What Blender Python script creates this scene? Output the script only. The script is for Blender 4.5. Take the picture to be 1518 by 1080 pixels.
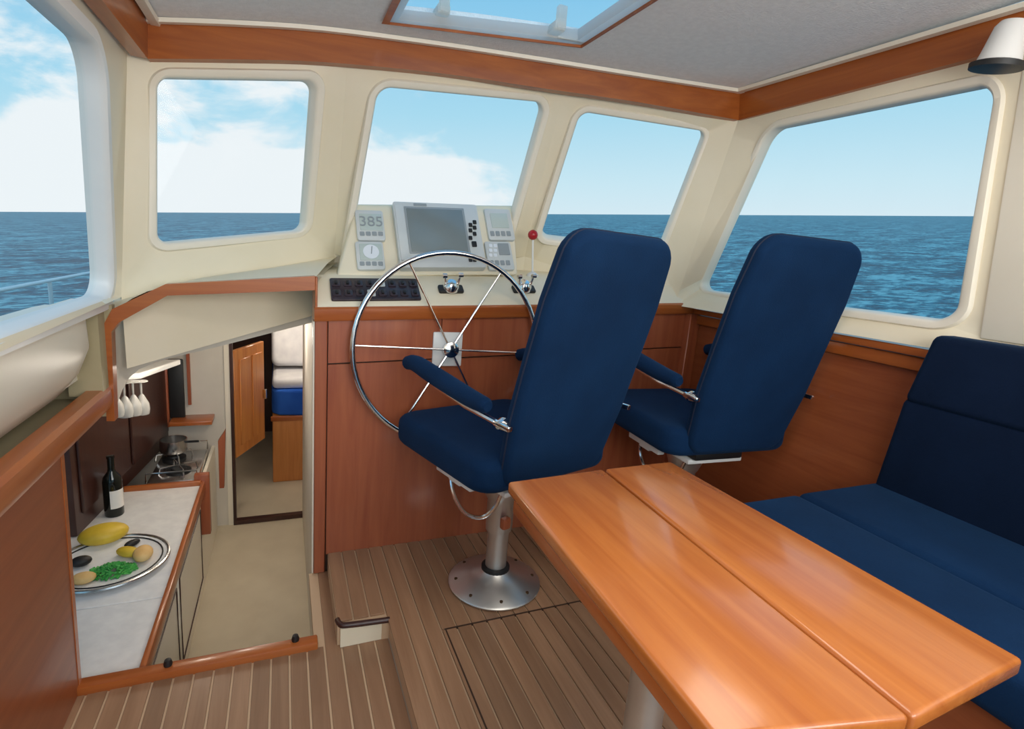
import bpy, bmesh, math, random
from mathutils import Vector, Matrix
random.seed(7)
for _o in list(bpy.data.objects): bpy.data.objects.remove(_o)
COL = bpy.context.scene.collection
SC = bpy.context.scene
R = math.radians

# ------------------------------------------------------------------ camera
F_PX, CX, CY = 785.0, 759.0, 540.0
YAW, PITCH, ROLL = R(23.8), R(11.7), R(-4.8)
FWD = Vector((math.sin(YAW)*math.cos(PITCH), math.cos(YAW)*math.cos(PITCH), -math.sin(PITCH)))
_r = Vector((math.cos(YAW), -math.sin(YAW), 0)); _d = FWD.cross(_r)
RT = _r*math.cos(ROLL) + _d*math.sin(ROLL)
DN = -_r*math.sin(ROLL) + _d*math.cos(ROLL)
CAM = Vector((0, 0, 1.42))
cd = bpy.data.cameras.new('camera'); cam = bpy.data.objects.new('camera', cd); COL.objects.link(cam)
cd.sensor_width = 36; cd.sensor_fit = 'HORIZONTAL'; cd.lens = F_PX/1518*36; cd.clip_start = .02; cd.clip_end = 9000
m3 = Matrix((RT, -DN, -FWD)).transposed()
cam.matrix_world = Matrix.Translation(CAM) @ m3.to_4x4()
SC.camera = cam

def ray(x, y): return RT*((x-CX)/F_PX) + DN*((y-CY)/F_PX) + FWD
def on(x, y, ax, val):            # survey: the point of the plane (axis = value) seen along a sight line
    v = ray(x, y); t = (val-CAM[ax])/v[ax]; return CAM + v*t

# the boat heels a little: the sea's own upright
UP = ray(1518, 320).cross(ray(0, 313)).normalized()
if UP.z < 0: UP = -UP

# ------------------------------------------------------------------ world
w = bpy.data.worlds.new('sky'); SC.world = w; w.use_nodes = True
nt = w.node_tree; nt.nodes.clear()
def N(nt, typ, **kw):
    n = nt.nodes.new(typ)
    for k, v in kw.items():
        if k in n.inputs: n.inputs[k].default_value = v
        else: setattr(n, k, v)
    return n
def ramp(nt, stops, interp='LINEAR'):
    n = nt.nodes.new('ShaderNodeValToRGB'); e = n.color_ramp.elements; n.color_ramp.interpolation = interp
    while len(e) < len(stops): e.new(.5)
    for q, (p, c) in zip(e, stops):
        q.position = p; q.color = (c[0], c[1], c[2], 1) if len(c) == 3 else c
    return n
L = nt.links.new
tc = N(nt, 'ShaderNodeTexCoord')
dot = N(nt, 'ShaderNodeVectorMath', operation='DOT_PRODUCT'); dot.inputs[1].default_value = UP
L(tc.outputs['Generated'], dot.inputs[0])
grad = ramp(nt, [(0.0, (.70, .85, .93)), (.05, (.62, .83, .93)), (.16, (.42, .73, .90)), (.34, (.24, .58, .86)), (.75, (.20, .50, .84)), (1, (.18, .46, .80))])
L(dot.outputs['Value'], grad.inputs[0])
# clouds
mp = N(nt, 'ShaderNodeMapping'); mp.inputs['Scale'].default_value = (1.0, 1.0, 2.1); mp.inputs['Location'].default_value = (3.1, 1.7, .35)
L(tc.outputs['Generated'], mp.inputs[0])
no = N(nt, 'ShaderNodeTexNoise', Scale=5.2, Detail=8, Roughness=.60, Distortion=.3); L(mp.outputs[0], no.inputs['Vector'])
# more cloud to port and ahead, a clear sky to starboard
az = N(nt, 'ShaderNodeVectorMath', operation='DOT_PRODUCT'); az.inputs[1].default_value = Vector((-.80, .60, 0)).normalized()
L(tc.outputs['Generated'], az.inputs[0])
azr = N(nt, 'ShaderNodeMapRange'); azr.inputs['From Min'].default_value = .10; azr.inputs['From Max'].default_value = .52
azr.inputs['To Min'].default_value = -.34; azr.inputs['To Max'].default_value = .05
L(az.outputs['Value'], azr.inputs[0])
low = ramp(nt, [(0, (.45,)*3), (.075, (.42,)*3), (.105, (.08,)*3), (.16, (.0,)*3)], 'EASE'); L(dot.outputs['Value'], low.inputs[0])
lowaz = N(nt, 'ShaderNodeMapRange'); lowaz.inputs['From Min'].default_value = .0; lowaz.inputs['From Max'].default_value = .5
L(az.outputs['Value'], lowaz.inputs[0])
lm_ = N(nt, 'ShaderNodeMath', operation='MULTIPLY'); L(low.outputs[0], lm_.inputs[0]); L(lowaz.outputs[0], lm_.inputs[1])
ad = N(nt, 'ShaderNodeMath', operation='ADD'); L(no.outputs['Fac'], ad.inputs[0]); L(azr.outputs[0], ad.inputs[1])
ad2 = N(nt, 'ShaderNodeMath', operation='ADD'); L(ad.outputs[0], ad2.inputs[0]); L(lm_.outputs[0], ad2.inputs[1])
cm = ramp(nt, [(.47, (0, 0, 0)), (.66, (1, 1, 1))], 'EASE'); L(ad2.outputs[0], cm.inputs[0])
mx = N(nt, 'ShaderNodeMixRGB'); L(cm.outputs[0], mx.inputs[0]); L(grad.outputs[0], mx.inputs[1]); mx.inputs[2].default_value = (.90, .94, .97, 1)
bg = N(nt, 'ShaderNodeBackground', Strength=1.0); L(mx.outputs[0], bg.inputs[0])
ow = N(nt, 'ShaderNodeOutputWorld'); L(bg.outputs[0], ow.inputs[0])

def area(name, loc, aim, size, sy, power, col):
    l = bpy.data.lights.new(name, 'AREA'); l.shape = 'RECTANGLE'; l.size = size; l.size_y = sy; l.energy = power; l.color = col
    o = bpy.data.objects.new(name, l); COL.objects.link(o); o.location = loc
    o.rotation_euler = (Vector(aim)-Vector(loc)).to_track_quat('-Z', 'Y').to_euler(); return o
def point(name, loc, power, r, col):
    l = bpy.data.lights.new(name, 'POINT'); l.energy = power; l.shadow_soft_size = r; l.color = col
    o = bpy.data.objects.new(name, l); COL.objects.link(o); o.location = loc; return o
area('aft_fill', (.65, -.85, 1.68), (.65, 1.0, 2.02), 2.3, .85, 44, (1, .96, .90))  # fill light added behind the camera to brighten the cabin, no real source
area('overhead_fill', (.8, .75, 2.17), (.7, 1.0, 0), 1.2, .35, 7, (1, .90, .78))  # added overhead fill out of view, no fitting is modelled
point('galley_fill', (-.42, 2.95, .76), 4.0, .07, (1, .88, .74))  # invented fill to lift the galley, no lamp there
point('passage_fill', (-.1, 3.6, .85), 5.0, .08, (1, .90, .78))  # extra fill added to brighten the galley sole
point('berth_fill', (.1, 4.95, .78), 8, .1, (1, .88, .74))  # added fill so the bed reads through the doorway, no lamp known
SC.view_settings.view_transform = 'Standard'; SC.view_settings.look = 'None'
SC.view_settings.exposure = 0.0; SC.view_settings.gamma = 1; SC.view_settings.use_curve_mapping = False

# ------------------------------------------------------------------ materials
def mat(name, col, rough=.5, metal=0, **kw):
    m = bpy.data.materials.new(name); m.use_nodes = True; b = m.node_tree.nodes['Principled BSDF']
    b.inputs['Base Color'].default_value = (*col, 1); b.inputs['Roughness'].default_value = rough; b.inputs['Metallic'].default_value = metal
    for k, v in kw.items(): b.inputs[k.replace('_', ' ')].default_value = v
    return m
def mottle(name, c1, c2, scale=6, rough=.5, bump=0, bscale=80, metal=0, detail=4, **kw):
    m = mat(name, c1, rough, metal, **kw); nt = m.node_tree; b = nt.nodes['Principled BSDF']; L = nt.links.new
    tc = N(nt, 'ShaderNodeTexCoord'); n = N(nt, 'ShaderNodeTexNoise', Scale=scale, Detail=detail); L(tc.outputs['Object'], n.inputs['Vector'])
    r = ramp(nt, [(.35, c1), (.68, c2)]); L(n.outputs['Fac'], r.inputs[0]); L(r.outputs[0], b.inputs['Base Color'])
    if bump:
        n2 = N(nt, 'ShaderNodeTexNoise', Scale=bscale, Detail=2); L(tc.outputs['Object'], n2.inputs['Vector'])
        bp = N(nt, 'ShaderNodeBump', Strength=bump, Distance=.004); L(n2.outputs['Fac'], bp.inputs['Height']); L(bp.outputs[0], b.inputs['Normal'])
    return m
def wood(name, c1, c2, axis=0, rough=.32, coat=.3, vary=.12, scale=1.0):
    m = mat(name, c1, rough); nt = m.node_tree; b = nt.nodes['Principled BSDF']; L = nt.links.new
    b.inputs['Coat Weight'].default_value = coat; b.inputs['Coat Roughness'].default_value = .12
    tc = N(nt, 'ShaderNodeTexCoord'); mp = N(nt, 'ShaderNodeMapping'); s = [26*scale]*3; s[axis] = 1.6*scale
    mp.inputs['Scale'].default_value = s; L(tc.outputs['Object'], mp.inputs[0])
    oi = N(nt, 'ShaderNodeObjectInfo'); sc = N(nt, 'ShaderNodeMath', operation='MULTIPLY'); sc.inputs[1].default_value = 40; L(oi.outputs['Random'], sc.inputs[0])
    va = N(nt, 'ShaderNodeVectorMath', operation='ADD'); L(mp.outputs[0], va.inputs[0]); L(sc.outputs[0], va.inputs[1])
    n = N(nt, 'ShaderNodeTexNoise', Scale=1.0, Detail=5, Roughness=.6, Distortion=.6); L(va.outputs[0], n.inputs['Vector'])
    r = ramp(nt, [(.30, c1), (.70, c2)]); L(n.outputs['Fac'], r.inputs[0])
    hv = N(nt, 'ShaderNodeHueSaturation'); mr = N(nt, 'ShaderNodeMapRange'); mr.inputs['To Min'].default_value = 1-vary; mr.inputs['To Max'].default_value = 1+vary
    L(oi.outputs['Random'], mr.inputs[0]); L(mr.outputs[0], hv.inputs['Value']); L(r.outputs[0], hv.inputs['Color']); L(hv.outputs[0], b.inputs['Base Color'])
    bp = N(nt, 'ShaderNodeBump', Strength=.06, Distance=.002); L(n.outputs['Fac'], bp.inputs['Height']); L(bp.outputs[0], b.inputs['Normal'])
    return m
def fabric(name, c1, c2):
    m = mottle(name, c1, c2, 5, .9, 0); nt = m.node_tree; b = nt.nodes['Principled BSDF']; L = nt.links.new
    b.inputs['Sheen Weight'].default_value = .08; b.inputs['Sheen Tint'].default_value = (.15, .4, .8, 1); b.inputs['Specular IOR Level'].default_value = .15
    tc = N(nt, 'ShaderNodeTexCoord'); v = N(nt, 'ShaderNodeTexVoronoi', Scale=260); L(tc.outputs['Object'], v.inputs['Vector'])
    bp = N(nt, 'ShaderNodeBump', Strength=.25, Distance=.002); L(v.outputs['Distance'], bp.inputs['Height']); L(bp.outputs[0], b.inputs['Normal'])
    return m
M = {}
M['cream'] = mottle('cream_gelcoat', (.83, .745, .56), (.87, .79, .62), 3, .42, .05, 40)
M['frame'] = mottle('window_lining', (.86, .80, .67), (.89, .83, .71), 3, .4)
M['white'] = mottle('white_plastic', (.80, .81, .80), (.84, .84, .82), 4, .35)
M['headliner'] = mottle('headliner', (.83, .84, .86), (.89, .90, .92), 45, .85, .5, 130)
M['beam'] = wood('beam_wood', (.30, .070, .012), (.44, .125, .022), 0, .38, .25, .04)
M['beam_y'] = wood('beam_wood_fore', (.30, .070, .012), (.44, .125, .022), 1, .38, .25, .04)
M['panel'] = wood('panel_wood', (.32, .078, .034), (.42, .122, .050), 2, .34, .3, .05)
M['panel_y'] = wood('panel_wood_fore', (.25, .060, .020), (.34, .095, .032), 1, .36, .25, .05)
M['trim'] = wood('trim_wood', (.36, .085, .018), (.48, .140, .030), 0, .3, .4, .04)
M['trim_y'] = wood('trim_wood_fore', (.36, .085, .018), (.48, .140, .030), 1, .3, .4, .04)
M['table'] = wood('table_wood', (.40, .108, .020), (.53, .172, .036), 1, .24, .55, .03)
M['teak'] = wood('teak_plank', (.28, .150, .080), (.39, .225, .128), 1, .45, .12, .16)
M['holly'] = mat('pale_caulk', (.62, .44, .28), .6)
M['dark'] = mat('dark_groove', (.045, .02, .01), .7)
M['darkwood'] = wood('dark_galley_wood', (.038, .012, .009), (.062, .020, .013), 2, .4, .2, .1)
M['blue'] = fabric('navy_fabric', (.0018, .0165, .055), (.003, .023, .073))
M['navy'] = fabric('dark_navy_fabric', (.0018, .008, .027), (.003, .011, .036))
M['piping'] = mat('dark_piping', (.004, .012, .04), .8)
M['chrome'] = mat('chrome', (.80, .80, .80), .14, 1)
M['alu'] = mottle('brushed_aluminium', (.62, .64, .63), (.72, .73, .72), 8, .34, metal=.9)
M['steel'] = mottle('stainless_steel', (.55, .55, .55), (.66, .66, .66), 8, .26, metal=1)
M['black'] = mat('black_rubber', (.012, .012, .013), .5)
M['brown'] = mottle('switch_panel', (.020, .014, .020), (.045, .03, .04), 20, .35)
M['grey'] = mottle('instrument_grey', (.60, .63, .63), (.66, .69, .68), 5, .4)
M['lcd'] = mat('lcd_glass', (.52, .60, .57), .25)
M['screen'] = mottle('plotter_screen', (.19, .23, .24), (.23, .27, .275), 3, .16)
M['button'] = mat('grey_button', (.30, .34, .36), .5)
M['dial'] = mat('dial_face', (.80, .85, .90), .35)
M['red'] = mat('red_knob', (.42, .012, .02), .3)
M['olive'] = mottle('shelf_lining', (.40, .34, .20), (.46, .39, .24), 5, .7)
M['worktop'] = mottle('white_worktop', (.78, .78, .78), (.86, .86, .85), 22, .35, detail=6)
M['sole'] = mottle('cabin_sole', (.62, .54, .40), (.68, .60, .45), 5, .5)
M['greywall'] = mottle('pale_bulkhead', (.66, .62, .55), (.72, .68, .61), 4, .6)
M['bottle'] = mat('dark_glass', (.006, .008, .006), .08)
M['label'] = mat('paper_label', (.80, .78, .74), .7)
M['yellow'] = mottle('yellow_peel', (.62, .40, .03), (.78, .56, .05), 10, .45)
M['orange'] = mottle('bread_crust', (.72, .42, .14), (.82, .58, .26), 12, .7)
M['green'] = mottle('green_vegetable', (.03, .26, .05), (.10, .48, .10), 25, .5)
M['mattress'] = fabric('bright_blue_cover', (.02, .10, .50), (.035, .15, .62))
M['linen'] = mottle('white_linen', (.72, .72, .76), (.84, .84, .86), 9, .9, .3, 14)
M['doorwood'] = wood('orange_door_wood', (.58, .19, .045), (.74, .30, .08), 2, .35, .3, .05)
M['nut'] = mat('brass_catch', (.10, .06, .03), .4, .6)
def glassmat(name, tint=(.97, .985, .985)):
    m = bpy.data.materials.new(name); m.use_nodes = True; nt = m.node_tree; nt.nodes.clear(); L = nt.links.new
    t = N(nt, 'ShaderNodeBsdfTransparent'); t.inputs[0].default_value = (*tint, 1)
    g = N(nt, 'ShaderNodeBsdfGlossy', Roughness=.03); fr = N(nt, 'ShaderNodeValue'); fr.outputs[0].default_value = .004
    x = N(nt, 'ShaderNodeMixShader'); L(fr.outputs[0], x.inputs[0]); L(t.outputs[0], x.inputs[1]); L(g.outputs[0], x.inputs[2])
    o = N(nt, 'ShaderNodeOutputMaterial'); L(x.outputs[0], o.inputs[0]); return m
M['glass'] = glassmat('window_glass')
def acryl(name, col):
    m = bpy.data.materials.new(name); m.use_nodes = True; nt = m.node_tree; nt.nodes.clear(); L = nt.links.new
    d = N(nt, 'ShaderNodeBsdfDiffuse'); d.inputs[0].default_value = (*col, 1); t = N(nt, 'ShaderNodeBsdfTranslucent'); t.inputs[0].default_value = (*col, 1)
    x = N(nt, 'ShaderNodeMixShader'); x.inputs[0].default_value = .75; L(d.outputs[0], x.inputs[1]); L(t.outputs[0], x.inputs[2])
    o = N(nt, 'ShaderNodeOutputMaterial'); L(x.outputs[0], o.inputs[0]); return m
M['acryl'] = acryl('translucent_white_frame', (.92, .92, .90))
M['clear'] = mat('clear_tumbler', (.85, .85, .82), .08, 0, Transmission_Weight=.6)

# ------------------------------------------------------------------ builders
ORG = {}
def V(*a): return Vector(a)
def link(name, me, m, parent=None, base=False):
    vs = [v.co for v in me.vertices]
    lo = Vector([min(v[i] for v in vs) for i in range(3)]); hi = Vector([max(v[i] for v in vs) for i in range(3)])
    c = (lo+hi)/2
    if parent is None: c.z = lo.z
    for v in me.vertices: v.co -= c
    if m is not None: me.materials.append(M[m] if isinstance(m, str) else m)
    for p in me.polygons: p.use_smooth = True
    me.set_sharp_from_angle(angle=R(38))
    o = bpy.data.objects.new(name, me); COL.objects.link(o)
    if parent is not None: o.parent = parent; o.location = c - ORG[parent]
    else: o.location = c
    ORG[o] = c
    return o
def mesh(name, vs, fs, m, parent=None):
    me = bpy.data.meshes.new(name); me.from_pydata([tuple(v) for v in vs], [], fs); me.update()
    bm = bmesh.new(); bm.from_mesh(me); bmesh.ops.recalc_face_normals(bm, faces=bm.faces); bm.to_mesh(me); bm.free()
    return link(name, me, m, parent)
def frombm(name, bm, m, parent=None):
    bmesh.ops.recalc_face_normals(bm, faces=bm.faces)
    me = bpy.data.meshes.new(name); bm.to_mesh(me); bm.free(); return link(name, me, m, parent)
def tag(o, label=None, cat=None, group=None, kind=None):
    if label: o['label'] = label
    if cat: o['category'] = cat
    if group: o['group'] = group
    if kind: o['kind'] = kind
    return o
def thing(name, label, cat, loc, group=None, kind=None):
    o = bpy.data.objects.new(name, None); COL.objects.link(o); o.location = loc; ORG[o] = Vector(loc); o.empty_display_size = .1
    return tag(o, label, cat, group, kind)
def addbox(bm, x0, x1, y0, y1, z0, z1, bev=0, seg=2, mtx=None):
    r = bmesh.ops.create_cube(bm, size=1)
    vs = r['verts']
    for v in vs: v.co = Vector(((x0+x1)/2+v.co.x*(x1-x0), (y0+y1)/2+v.co.y*(y1-y0), (z0+z1)/2+v.co.z*(z1-z0)))
    if bev:
        es = list({e for v in vs for e in v.link_edges})
        g = bmesh.ops.bevel(bm, geom=es, offset=bev, segments=seg, profile=.5, affect='EDGES'); vs = list({v for f in g['faces'] for v in f.verts} | {v for v in vs if v.is_valid})
    if mtx is not None: bmesh.ops.transform(bm, matrix=mtx, verts=vs)
    return vs
def box(name, x0, x1, y0, y1, z0, z1, m, parent=None, bev=0, seg=2, mtx=None):
    bm = bmesh.new(); addbox(bm, x0, x1, y0, y1, z0, z1, bev, seg)
    if mtx is not None: bmesh.ops.transform(bm, matrix=mtx, verts=bm.verts)
    return frombm(name, bm, m, parent)
def hexa(name, lo, hi, m, parent=None, bev=0, seg=2):          # two matching quads, joined
    n = len(lo); bm = bmesh.new()
    a = [bm.verts.new(p) for p in lo]; b = [bm.verts.new(p) for p in hi]
    bm.faces.new(a); bm.faces.new(b[::-1])
    for i in range(n): bm.faces.new((a[i], b[i], b[(i+1) % n], a[(i+1) % n]))
    if bev: bmesh.ops.bevel(bm, geom=list(bm.edges), offset=bev, segments=seg, profile=.5, affect='EDGES')
    return frombm(name, bm, m, parent)
def loft(name, secs, m, parent=None, closed=False, caps=True):
    k = len(secs[0]); vs = [p for s in secs for p in s]; fs = []; n = len(secs)
    for i in range(n if closed else n-1):
        j = (i+1) % n
        for a in range(k):
            b = (a+1) % k; fs.append((i*k+a, i*k+b, j*k+b, j*k+a))
    if caps and not closed: fs.append(tuple(range(k))); fs.append(tuple((n-1)*k+a for a in range(k)))
    return mesh(name, vs, fs, m, parent)
def tubegeo(pts, r, k=10, closed=False):
    pts = [Vector(p) for p in pts]; n = len(pts); secs = []
    rs = r if isinstance(r, (list, tuple)) else [r]*n
    t0 = (pts[1]-pts[0]).normalized(); up = Vector((0, 0, 1)) if abs(t0.z) < .9 else Vector((1, 0, 0))
    nrm = (up - t0*up.dot(t0)).normalized()
    for i in range(n):
        if closed: t = (pts[(i+1) % n]-pts[i-1]).normalized()
        else: t = (pts[min(i+1, n-1)]-pts[max(i-1, 0)]).normalized()
        nrm = (nrm - t*nrm.dot(t)).normalized(); b = t.cross(nrm)
        secs.append([pts[i]+nrm*math.cos(2*math.pi*a/k)*rs[i]+b*math.sin(2*math.pi*a/k)*rs[i] for a in range(k)])
    return secs
def tube(name, pts, r, m, parent=None, k=10, closed=False): return loft(name, tubegeo(pts, r, k, closed), m, parent, closed)
def lathe(name, prof, c, m, parent=None, k=28, mtx=None):
    c = Vector(c); secs = []
    for r, z in prof: secs.append([Vector((max(r, 1e-4)*math.cos(2*math.pi*a/k), max(r, 1e-4)*math.sin(2*math.pi*a/k), z)) for a in range(k)])
    if mtx is not None: secs = [[mtx @ p for p in s] for s in secs]
    return loft(name, [[p+c for p in s] for s in secs], m, parent)
def arcpts(c, r, a0, a1, n, ax=(1, 0, 0), ay=(0, 0, 1)):
    ax, ay, c = Vector(ax), Vector(ay), Vector(c)
    return [c+ax*r*math.cos(a0+(a1-a0)*i/n)+ay*r*math.sin(a0+(a1-a0)*i/n) for i in range(n+1)]
def smooth_path(pts, n=6):
    pts = [Vector(p) for p in pts]; out = []
    for i in range(len(pts)-1):
        p0 = pts[max(i-1, 0)]; p1 = pts[i]; p2 = pts[i+1]; p3 = pts[min(i+2, len(pts)-1)]
        for j in range(n):
            t = j/n
            out.append(.5*((2*p1)+(-p0+p2)*t+(2*p0-5*p1+4*p2-p3)*t*t+(-p0+3*p1-3*p2+p3)*t**3))
    out.append(pts[-1]); return out
def rrect(w, h, r, n=5):                       # rounded rectangle outline about the origin
    o = []
    for cx, cy, a in ((w/2-r, h/2-r, 0), (-w/2+r, h/2-r, 90), (-w/2+r, -h/2+r, 180), (w/2-r, -h/2+r, 270)):
        for i in range(n+1):
            t = R(a+90*i/n); o.append((cx+r*math.cos(t), cy+r*math.sin(t)))
    return o
def pillow(name, outline, t, m, parent, mtx, rnd=.02, n=4, crown=0):
    # soft slab: outline in its own plane (x, y), thickness along z, with rounded rims
    cx = sum(p[0] for p in outline)/len(outline); cy = sum(p[1] for p in outline)/len(outline)
    secs = []
    def inset(p, d):
        v = Vector((p[0]-cx, p[1]-cy)); l = v.length
        return (cx+v.x*(1-d/l), cy+v.y*(1-d/l))
    for s in (-1, 1):
        ang = [R(90*i/n) for i in range(n+1)]
        lev = [(rnd*(1-math.cos(a)) if False else rnd*(1-math.sin(a)), (t/2-rnd)+rnd*math.cos(a)) for a in ang]   # from rim plane to side
        if s == -1: seq = [(d, -z) for d, z in lev]
        else: seq = [(d, z) for d, z in lev[::-1]]
        for d, z in seq: secs.append([mtx @ Vector((*inset(p, d), z)) for p in outline])
    if crown:
        a = [mtx @ Vector((*inset(p, rnd+.07), -t/2-crown)) for p in outline]; b = [mtx @ Vector((*inset(p, rnd+.07), t/2+crown)) for p in outline]
        secs = [a]+secs+[b]
    return loft(name, secs, m, parent)
def bil(q, u, v): return q[0]*(1-u)*(1-v)+q[1]*u*(1-v)+q[2]*u*v+q[3]*(1-u)*v

# windows: q = opening corners (bottom-left, bottom-right, top-right, top-left seen from inside)
def wring(q, ex, r, nc=8, ne=4):
    W = ((q[1]-q[0]).length+(q[2]-q[3]).length)/2; H = ((q[3]-q[0]).length+(q[2]-q[1]).length)/2
    r = r+ex; uv = []
    u0, u1, v0, v1 = -ex/W, 1+ex/W, -ex/H, 1+ex/H; ru, rv = r/W, r/H
    for cx, cy, a in ((u1-ru, v1-rv, 0), (u0+ru, v1-rv, 90), (u0+ru, v0+rv, 180), (u1-ru, v0+rv, 270)):
        for i in range(nc+1):
            t = R(a+90*i/nc); uv.append((cx+ru*math.cos(t), cy+rv*math.sin(t)))
    return uv
def nrm_of(q): return (q[1]-q[0]).cross(q[3]-q[0]).normalized()
def wallpatch(q, outer, r, depth=.05, out=None):
    uv = wring(q, 0, r); n = len(uv); nc = 8
    inn = [bil(q, u, v) for u, v in uv]; outp = []
    for i, (u, v) in enumerate(uv):
        if i % (nc+1) == nc//2: a, b = (1 if u > .5 else 0), (1 if v > .5 else 0)
        else:
            du, dv = u-.5, v-.5; s = .5/max(abs(du), abs(dv)); a, b = .5+du*s, .5+dv*s
        outp.append(bil(outer, a, b))
    back = [p+out*depth for p in inn]; backo = [p+out*depth for p in outp]
    vs = inn+outp+back+backo; fs = []
    for i in range(n):
        j = (i+1) % n
        fs += [(i, j, n+j, n+i), (i, 2*n+i, 2*n+j, j), (2*n+i, 3*n+i, 3*n+j, 2*n+j), (n+i, n+j, 3*n+j, 3*n+i)]
    return vs, fs
def window(num, q, r, out, wid=.035, proud=.014, dep=.03, mframe='frame'):
    base = (q[0]+q[1])/2
    t = thing('window_%d' % num, None, None, base, kind='structure')
    def lp(ex, d): return [bil(q, u, v)+out*d for u, v in wring(q, ex, r)]
    secs = [lp(-.003, dep+.02), lp(-.003, .0), lp(.002, -proud*.7), lp(.008, -proud), lp(wid*.8, -proud), lp(wid, -proud*.3), lp(wid, .02), ]
    loft('window_frame', secs, mframe, t, caps=False)
    rim = lp(.004, dep); rim2 = lp(.004, dep+.006); n = len(rim); c = [bil(q, .5, .5)+out*dep, bil(q, .5, .5)+out*(dep+.006)]
    mesh('pane', rim+rim2+c, [(i, (i+1) % n, 2*n) for i in range(n)]+[(n+i, n+(i+1) % n, 2*n+1) for i in range(n)]+[(i, (i+1) % n, n+(i+1) % n, n+i) for i in range(n)], 'glass', t)
    return t
def struct(o): o['kind'] = 'structure'; return o

# ------------------------------------------------------------------ the sea and the guard rail outside
sea_m = bpy.data.materials.new('sea_water'); sea_m.use_nodes = True
nt = sea_m.node_tree; b = nt.nodes['Principled BSDF']; L = nt.links.new
tc = N(nt, 'ShaderNodeTexCoord'); mp = N(nt, 'ShaderNodeMapping'); mp.inputs['Scale'].default_value = (.5, .8, 1); mp.inputs['Rotation'].default_value = (0, 0, R(24)); L(tc.outputs['Object'], mp.inputs[0])
na = N(nt, 'ShaderNodeTexNoise', Scale=2.6, Detail=6, Roughness=.66, Distortion=.6); L(mp.outputs[0], na.inputs['Vector'])
nb = N(nt, 'ShaderNodeTexNoise', Scale=.42, Detail=5, Roughness=.7, Distortion=.6); L(mp.outputs[0], nb.inputs['Vector'])
n1 = N(nt, 'ShaderNodeMixRGB'); n1.inputs[0].default_value = .5; L(na.outputs['Fac'], n1.inputs[1]); L(nb.outputs['Fac'], n1.inputs[2])
class _W: pass
n1w = n1; n1 = _W(); n1.outputs = {'Fac': n1w.outputs[0]}
cr = ramp(nt, [(.44, (.004, .062, .105)), (.50, (.015, .195, .265)), (.56, (.24, .58, .61))]); L(n1.outputs['Fac'], cr.inputs[0]); L(cr.outputs[0], b.inputs['Base Color'])
b.inputs['Roughness'].default_value = .4; b.inputs['Specular IOR Level'].default_value = .12
bp = N(nt, 'ShaderNodeBump', Strength=.6, Distance=.4); L(n1.outputs['Fac'], bp.inputs['Height']); L(bp.outputs[0], b.inputs['Normal'])
M['sea'] = sea_m
ex = UP.cross(V(0, 1, 0)).normalized(); ey = UP.cross(ex).normalized()
o0 = CAM - UP*3.1
rad = [2.5, 6, 12, 25, 50, 110, 250, 600, 1500, 5200]; vs = [V(0, 0, 0)]; fs = []; K = 48
for q, rr in enumerate(rad):
    vs += [V(rr*math.cos(2*math.pi*a/K), rr*math.sin(2*math.pi*a/K), 0) for a in range(K)]
for a in range(K): fs.append((0, 1+a, 1+(a+1) % K))
for q in range(len(rad)-1):
    for a in range(K): fs.append((1+q*K+a, 1+(q+1)*K+a, 1+(q+1)*K+(a+1) % K, 1+q*K+(a+1) % K))
sea = mesh('sea', vs, fs, 'sea'); sea.location = o0
sea.rotation_mode = 'QUATERNION'; sea.rotation_quaternion = V(0, 0, 1).rotation_difference(UP)
tag(sea, 'rippled blue sea outside all the cabin windows', 'sea', kind='stuff')
XG = -1.8
gr = thing('guard_rail', 'white tubular guard rail on deck outside the left window', 'railing', on(73, 470, 0, XG))
p0, p1 = on(-250, 478, 0, XG), on(140, 403, 0, XG)
tube('rail', [p0, p0.lerp(p1, .5), p1, p1+(p1-p0)*.5], .016, 'white', gr)
for px_ in (-90, 73):
    a = on(px_, 412+(73-px_)*.19, 0, XG)
    a = p0.lerp(p1, (a.y-p0.y)/(p1.y-p0.y)); tube('stanchion', [a, a-V(0, 0, .3), a-V(0, 0, .62)], .016, 'white', gr)

# ------------------------------------------------------------------ floor
PS = .061
fl = thing('floor', None, None, (.2, .5, -.12), kind='structure')
box('floor_base', -.66, .372, -.8, 1.86, -.14, -.0935, 'holly', fl)
box('floor_base', .10, .372, 1.86, 2.34, -.14, -.0935, 'holly', fl)
x = -.655
while x < .37:
    x1 = min(x+PS-.007, .370); y1 = 1.845 if x < .095 else 2.335
    box('plank', x, x1, -.8, y1, -.1, -.09, 'teak', fl, .001, 1); x += PS
pf = thing('floor_platform', None, None, (1.2, .8, -.09), kind='structure')
bm = bmesh.new()
for z in (-.0895, -.0045):
    pass
pts = [(.18, 2.335), (.18, 1.835), (.372, 1.815), (.372, -.8), (2.2, -.8), (2.2, 2.335)]
hexa('platform_base', [V(x, y, -.0895) for x, y in pts], [V(x, y, -.004) for x, y in pts], 'holly', pf)
x = .182; HX0, HX1, HY = .572, 1.36, 1.69
while x < 2.15:
    x1 = x+PS-.007
    y0 = -.8 if x > .36 else 1.848
    if x >= HX0-.03 and x1 < HX1+.03:
        box('plank', x, x1, y0, HY-.004, -.0035, .004, 'teak', pf, .001, 1); box('plank', x, x1, HY+.003, 2.33, -.0035, .004, 'teak', pf, .001, 1)
    else: box('plank', x, x1, y0, 2.33, -.0035, .004, 'teak', pf, .001, 1)
    x += PS
box('hatch_seam', HX0-.01, HX1, HY-.004, HY+.003, -.0035, .0043, 'dark', pf)
box('hatch_seam', HX0-.014, HX0-.008, .3, HY+.003, -.0035, .0043, 'dark', pf)
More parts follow.
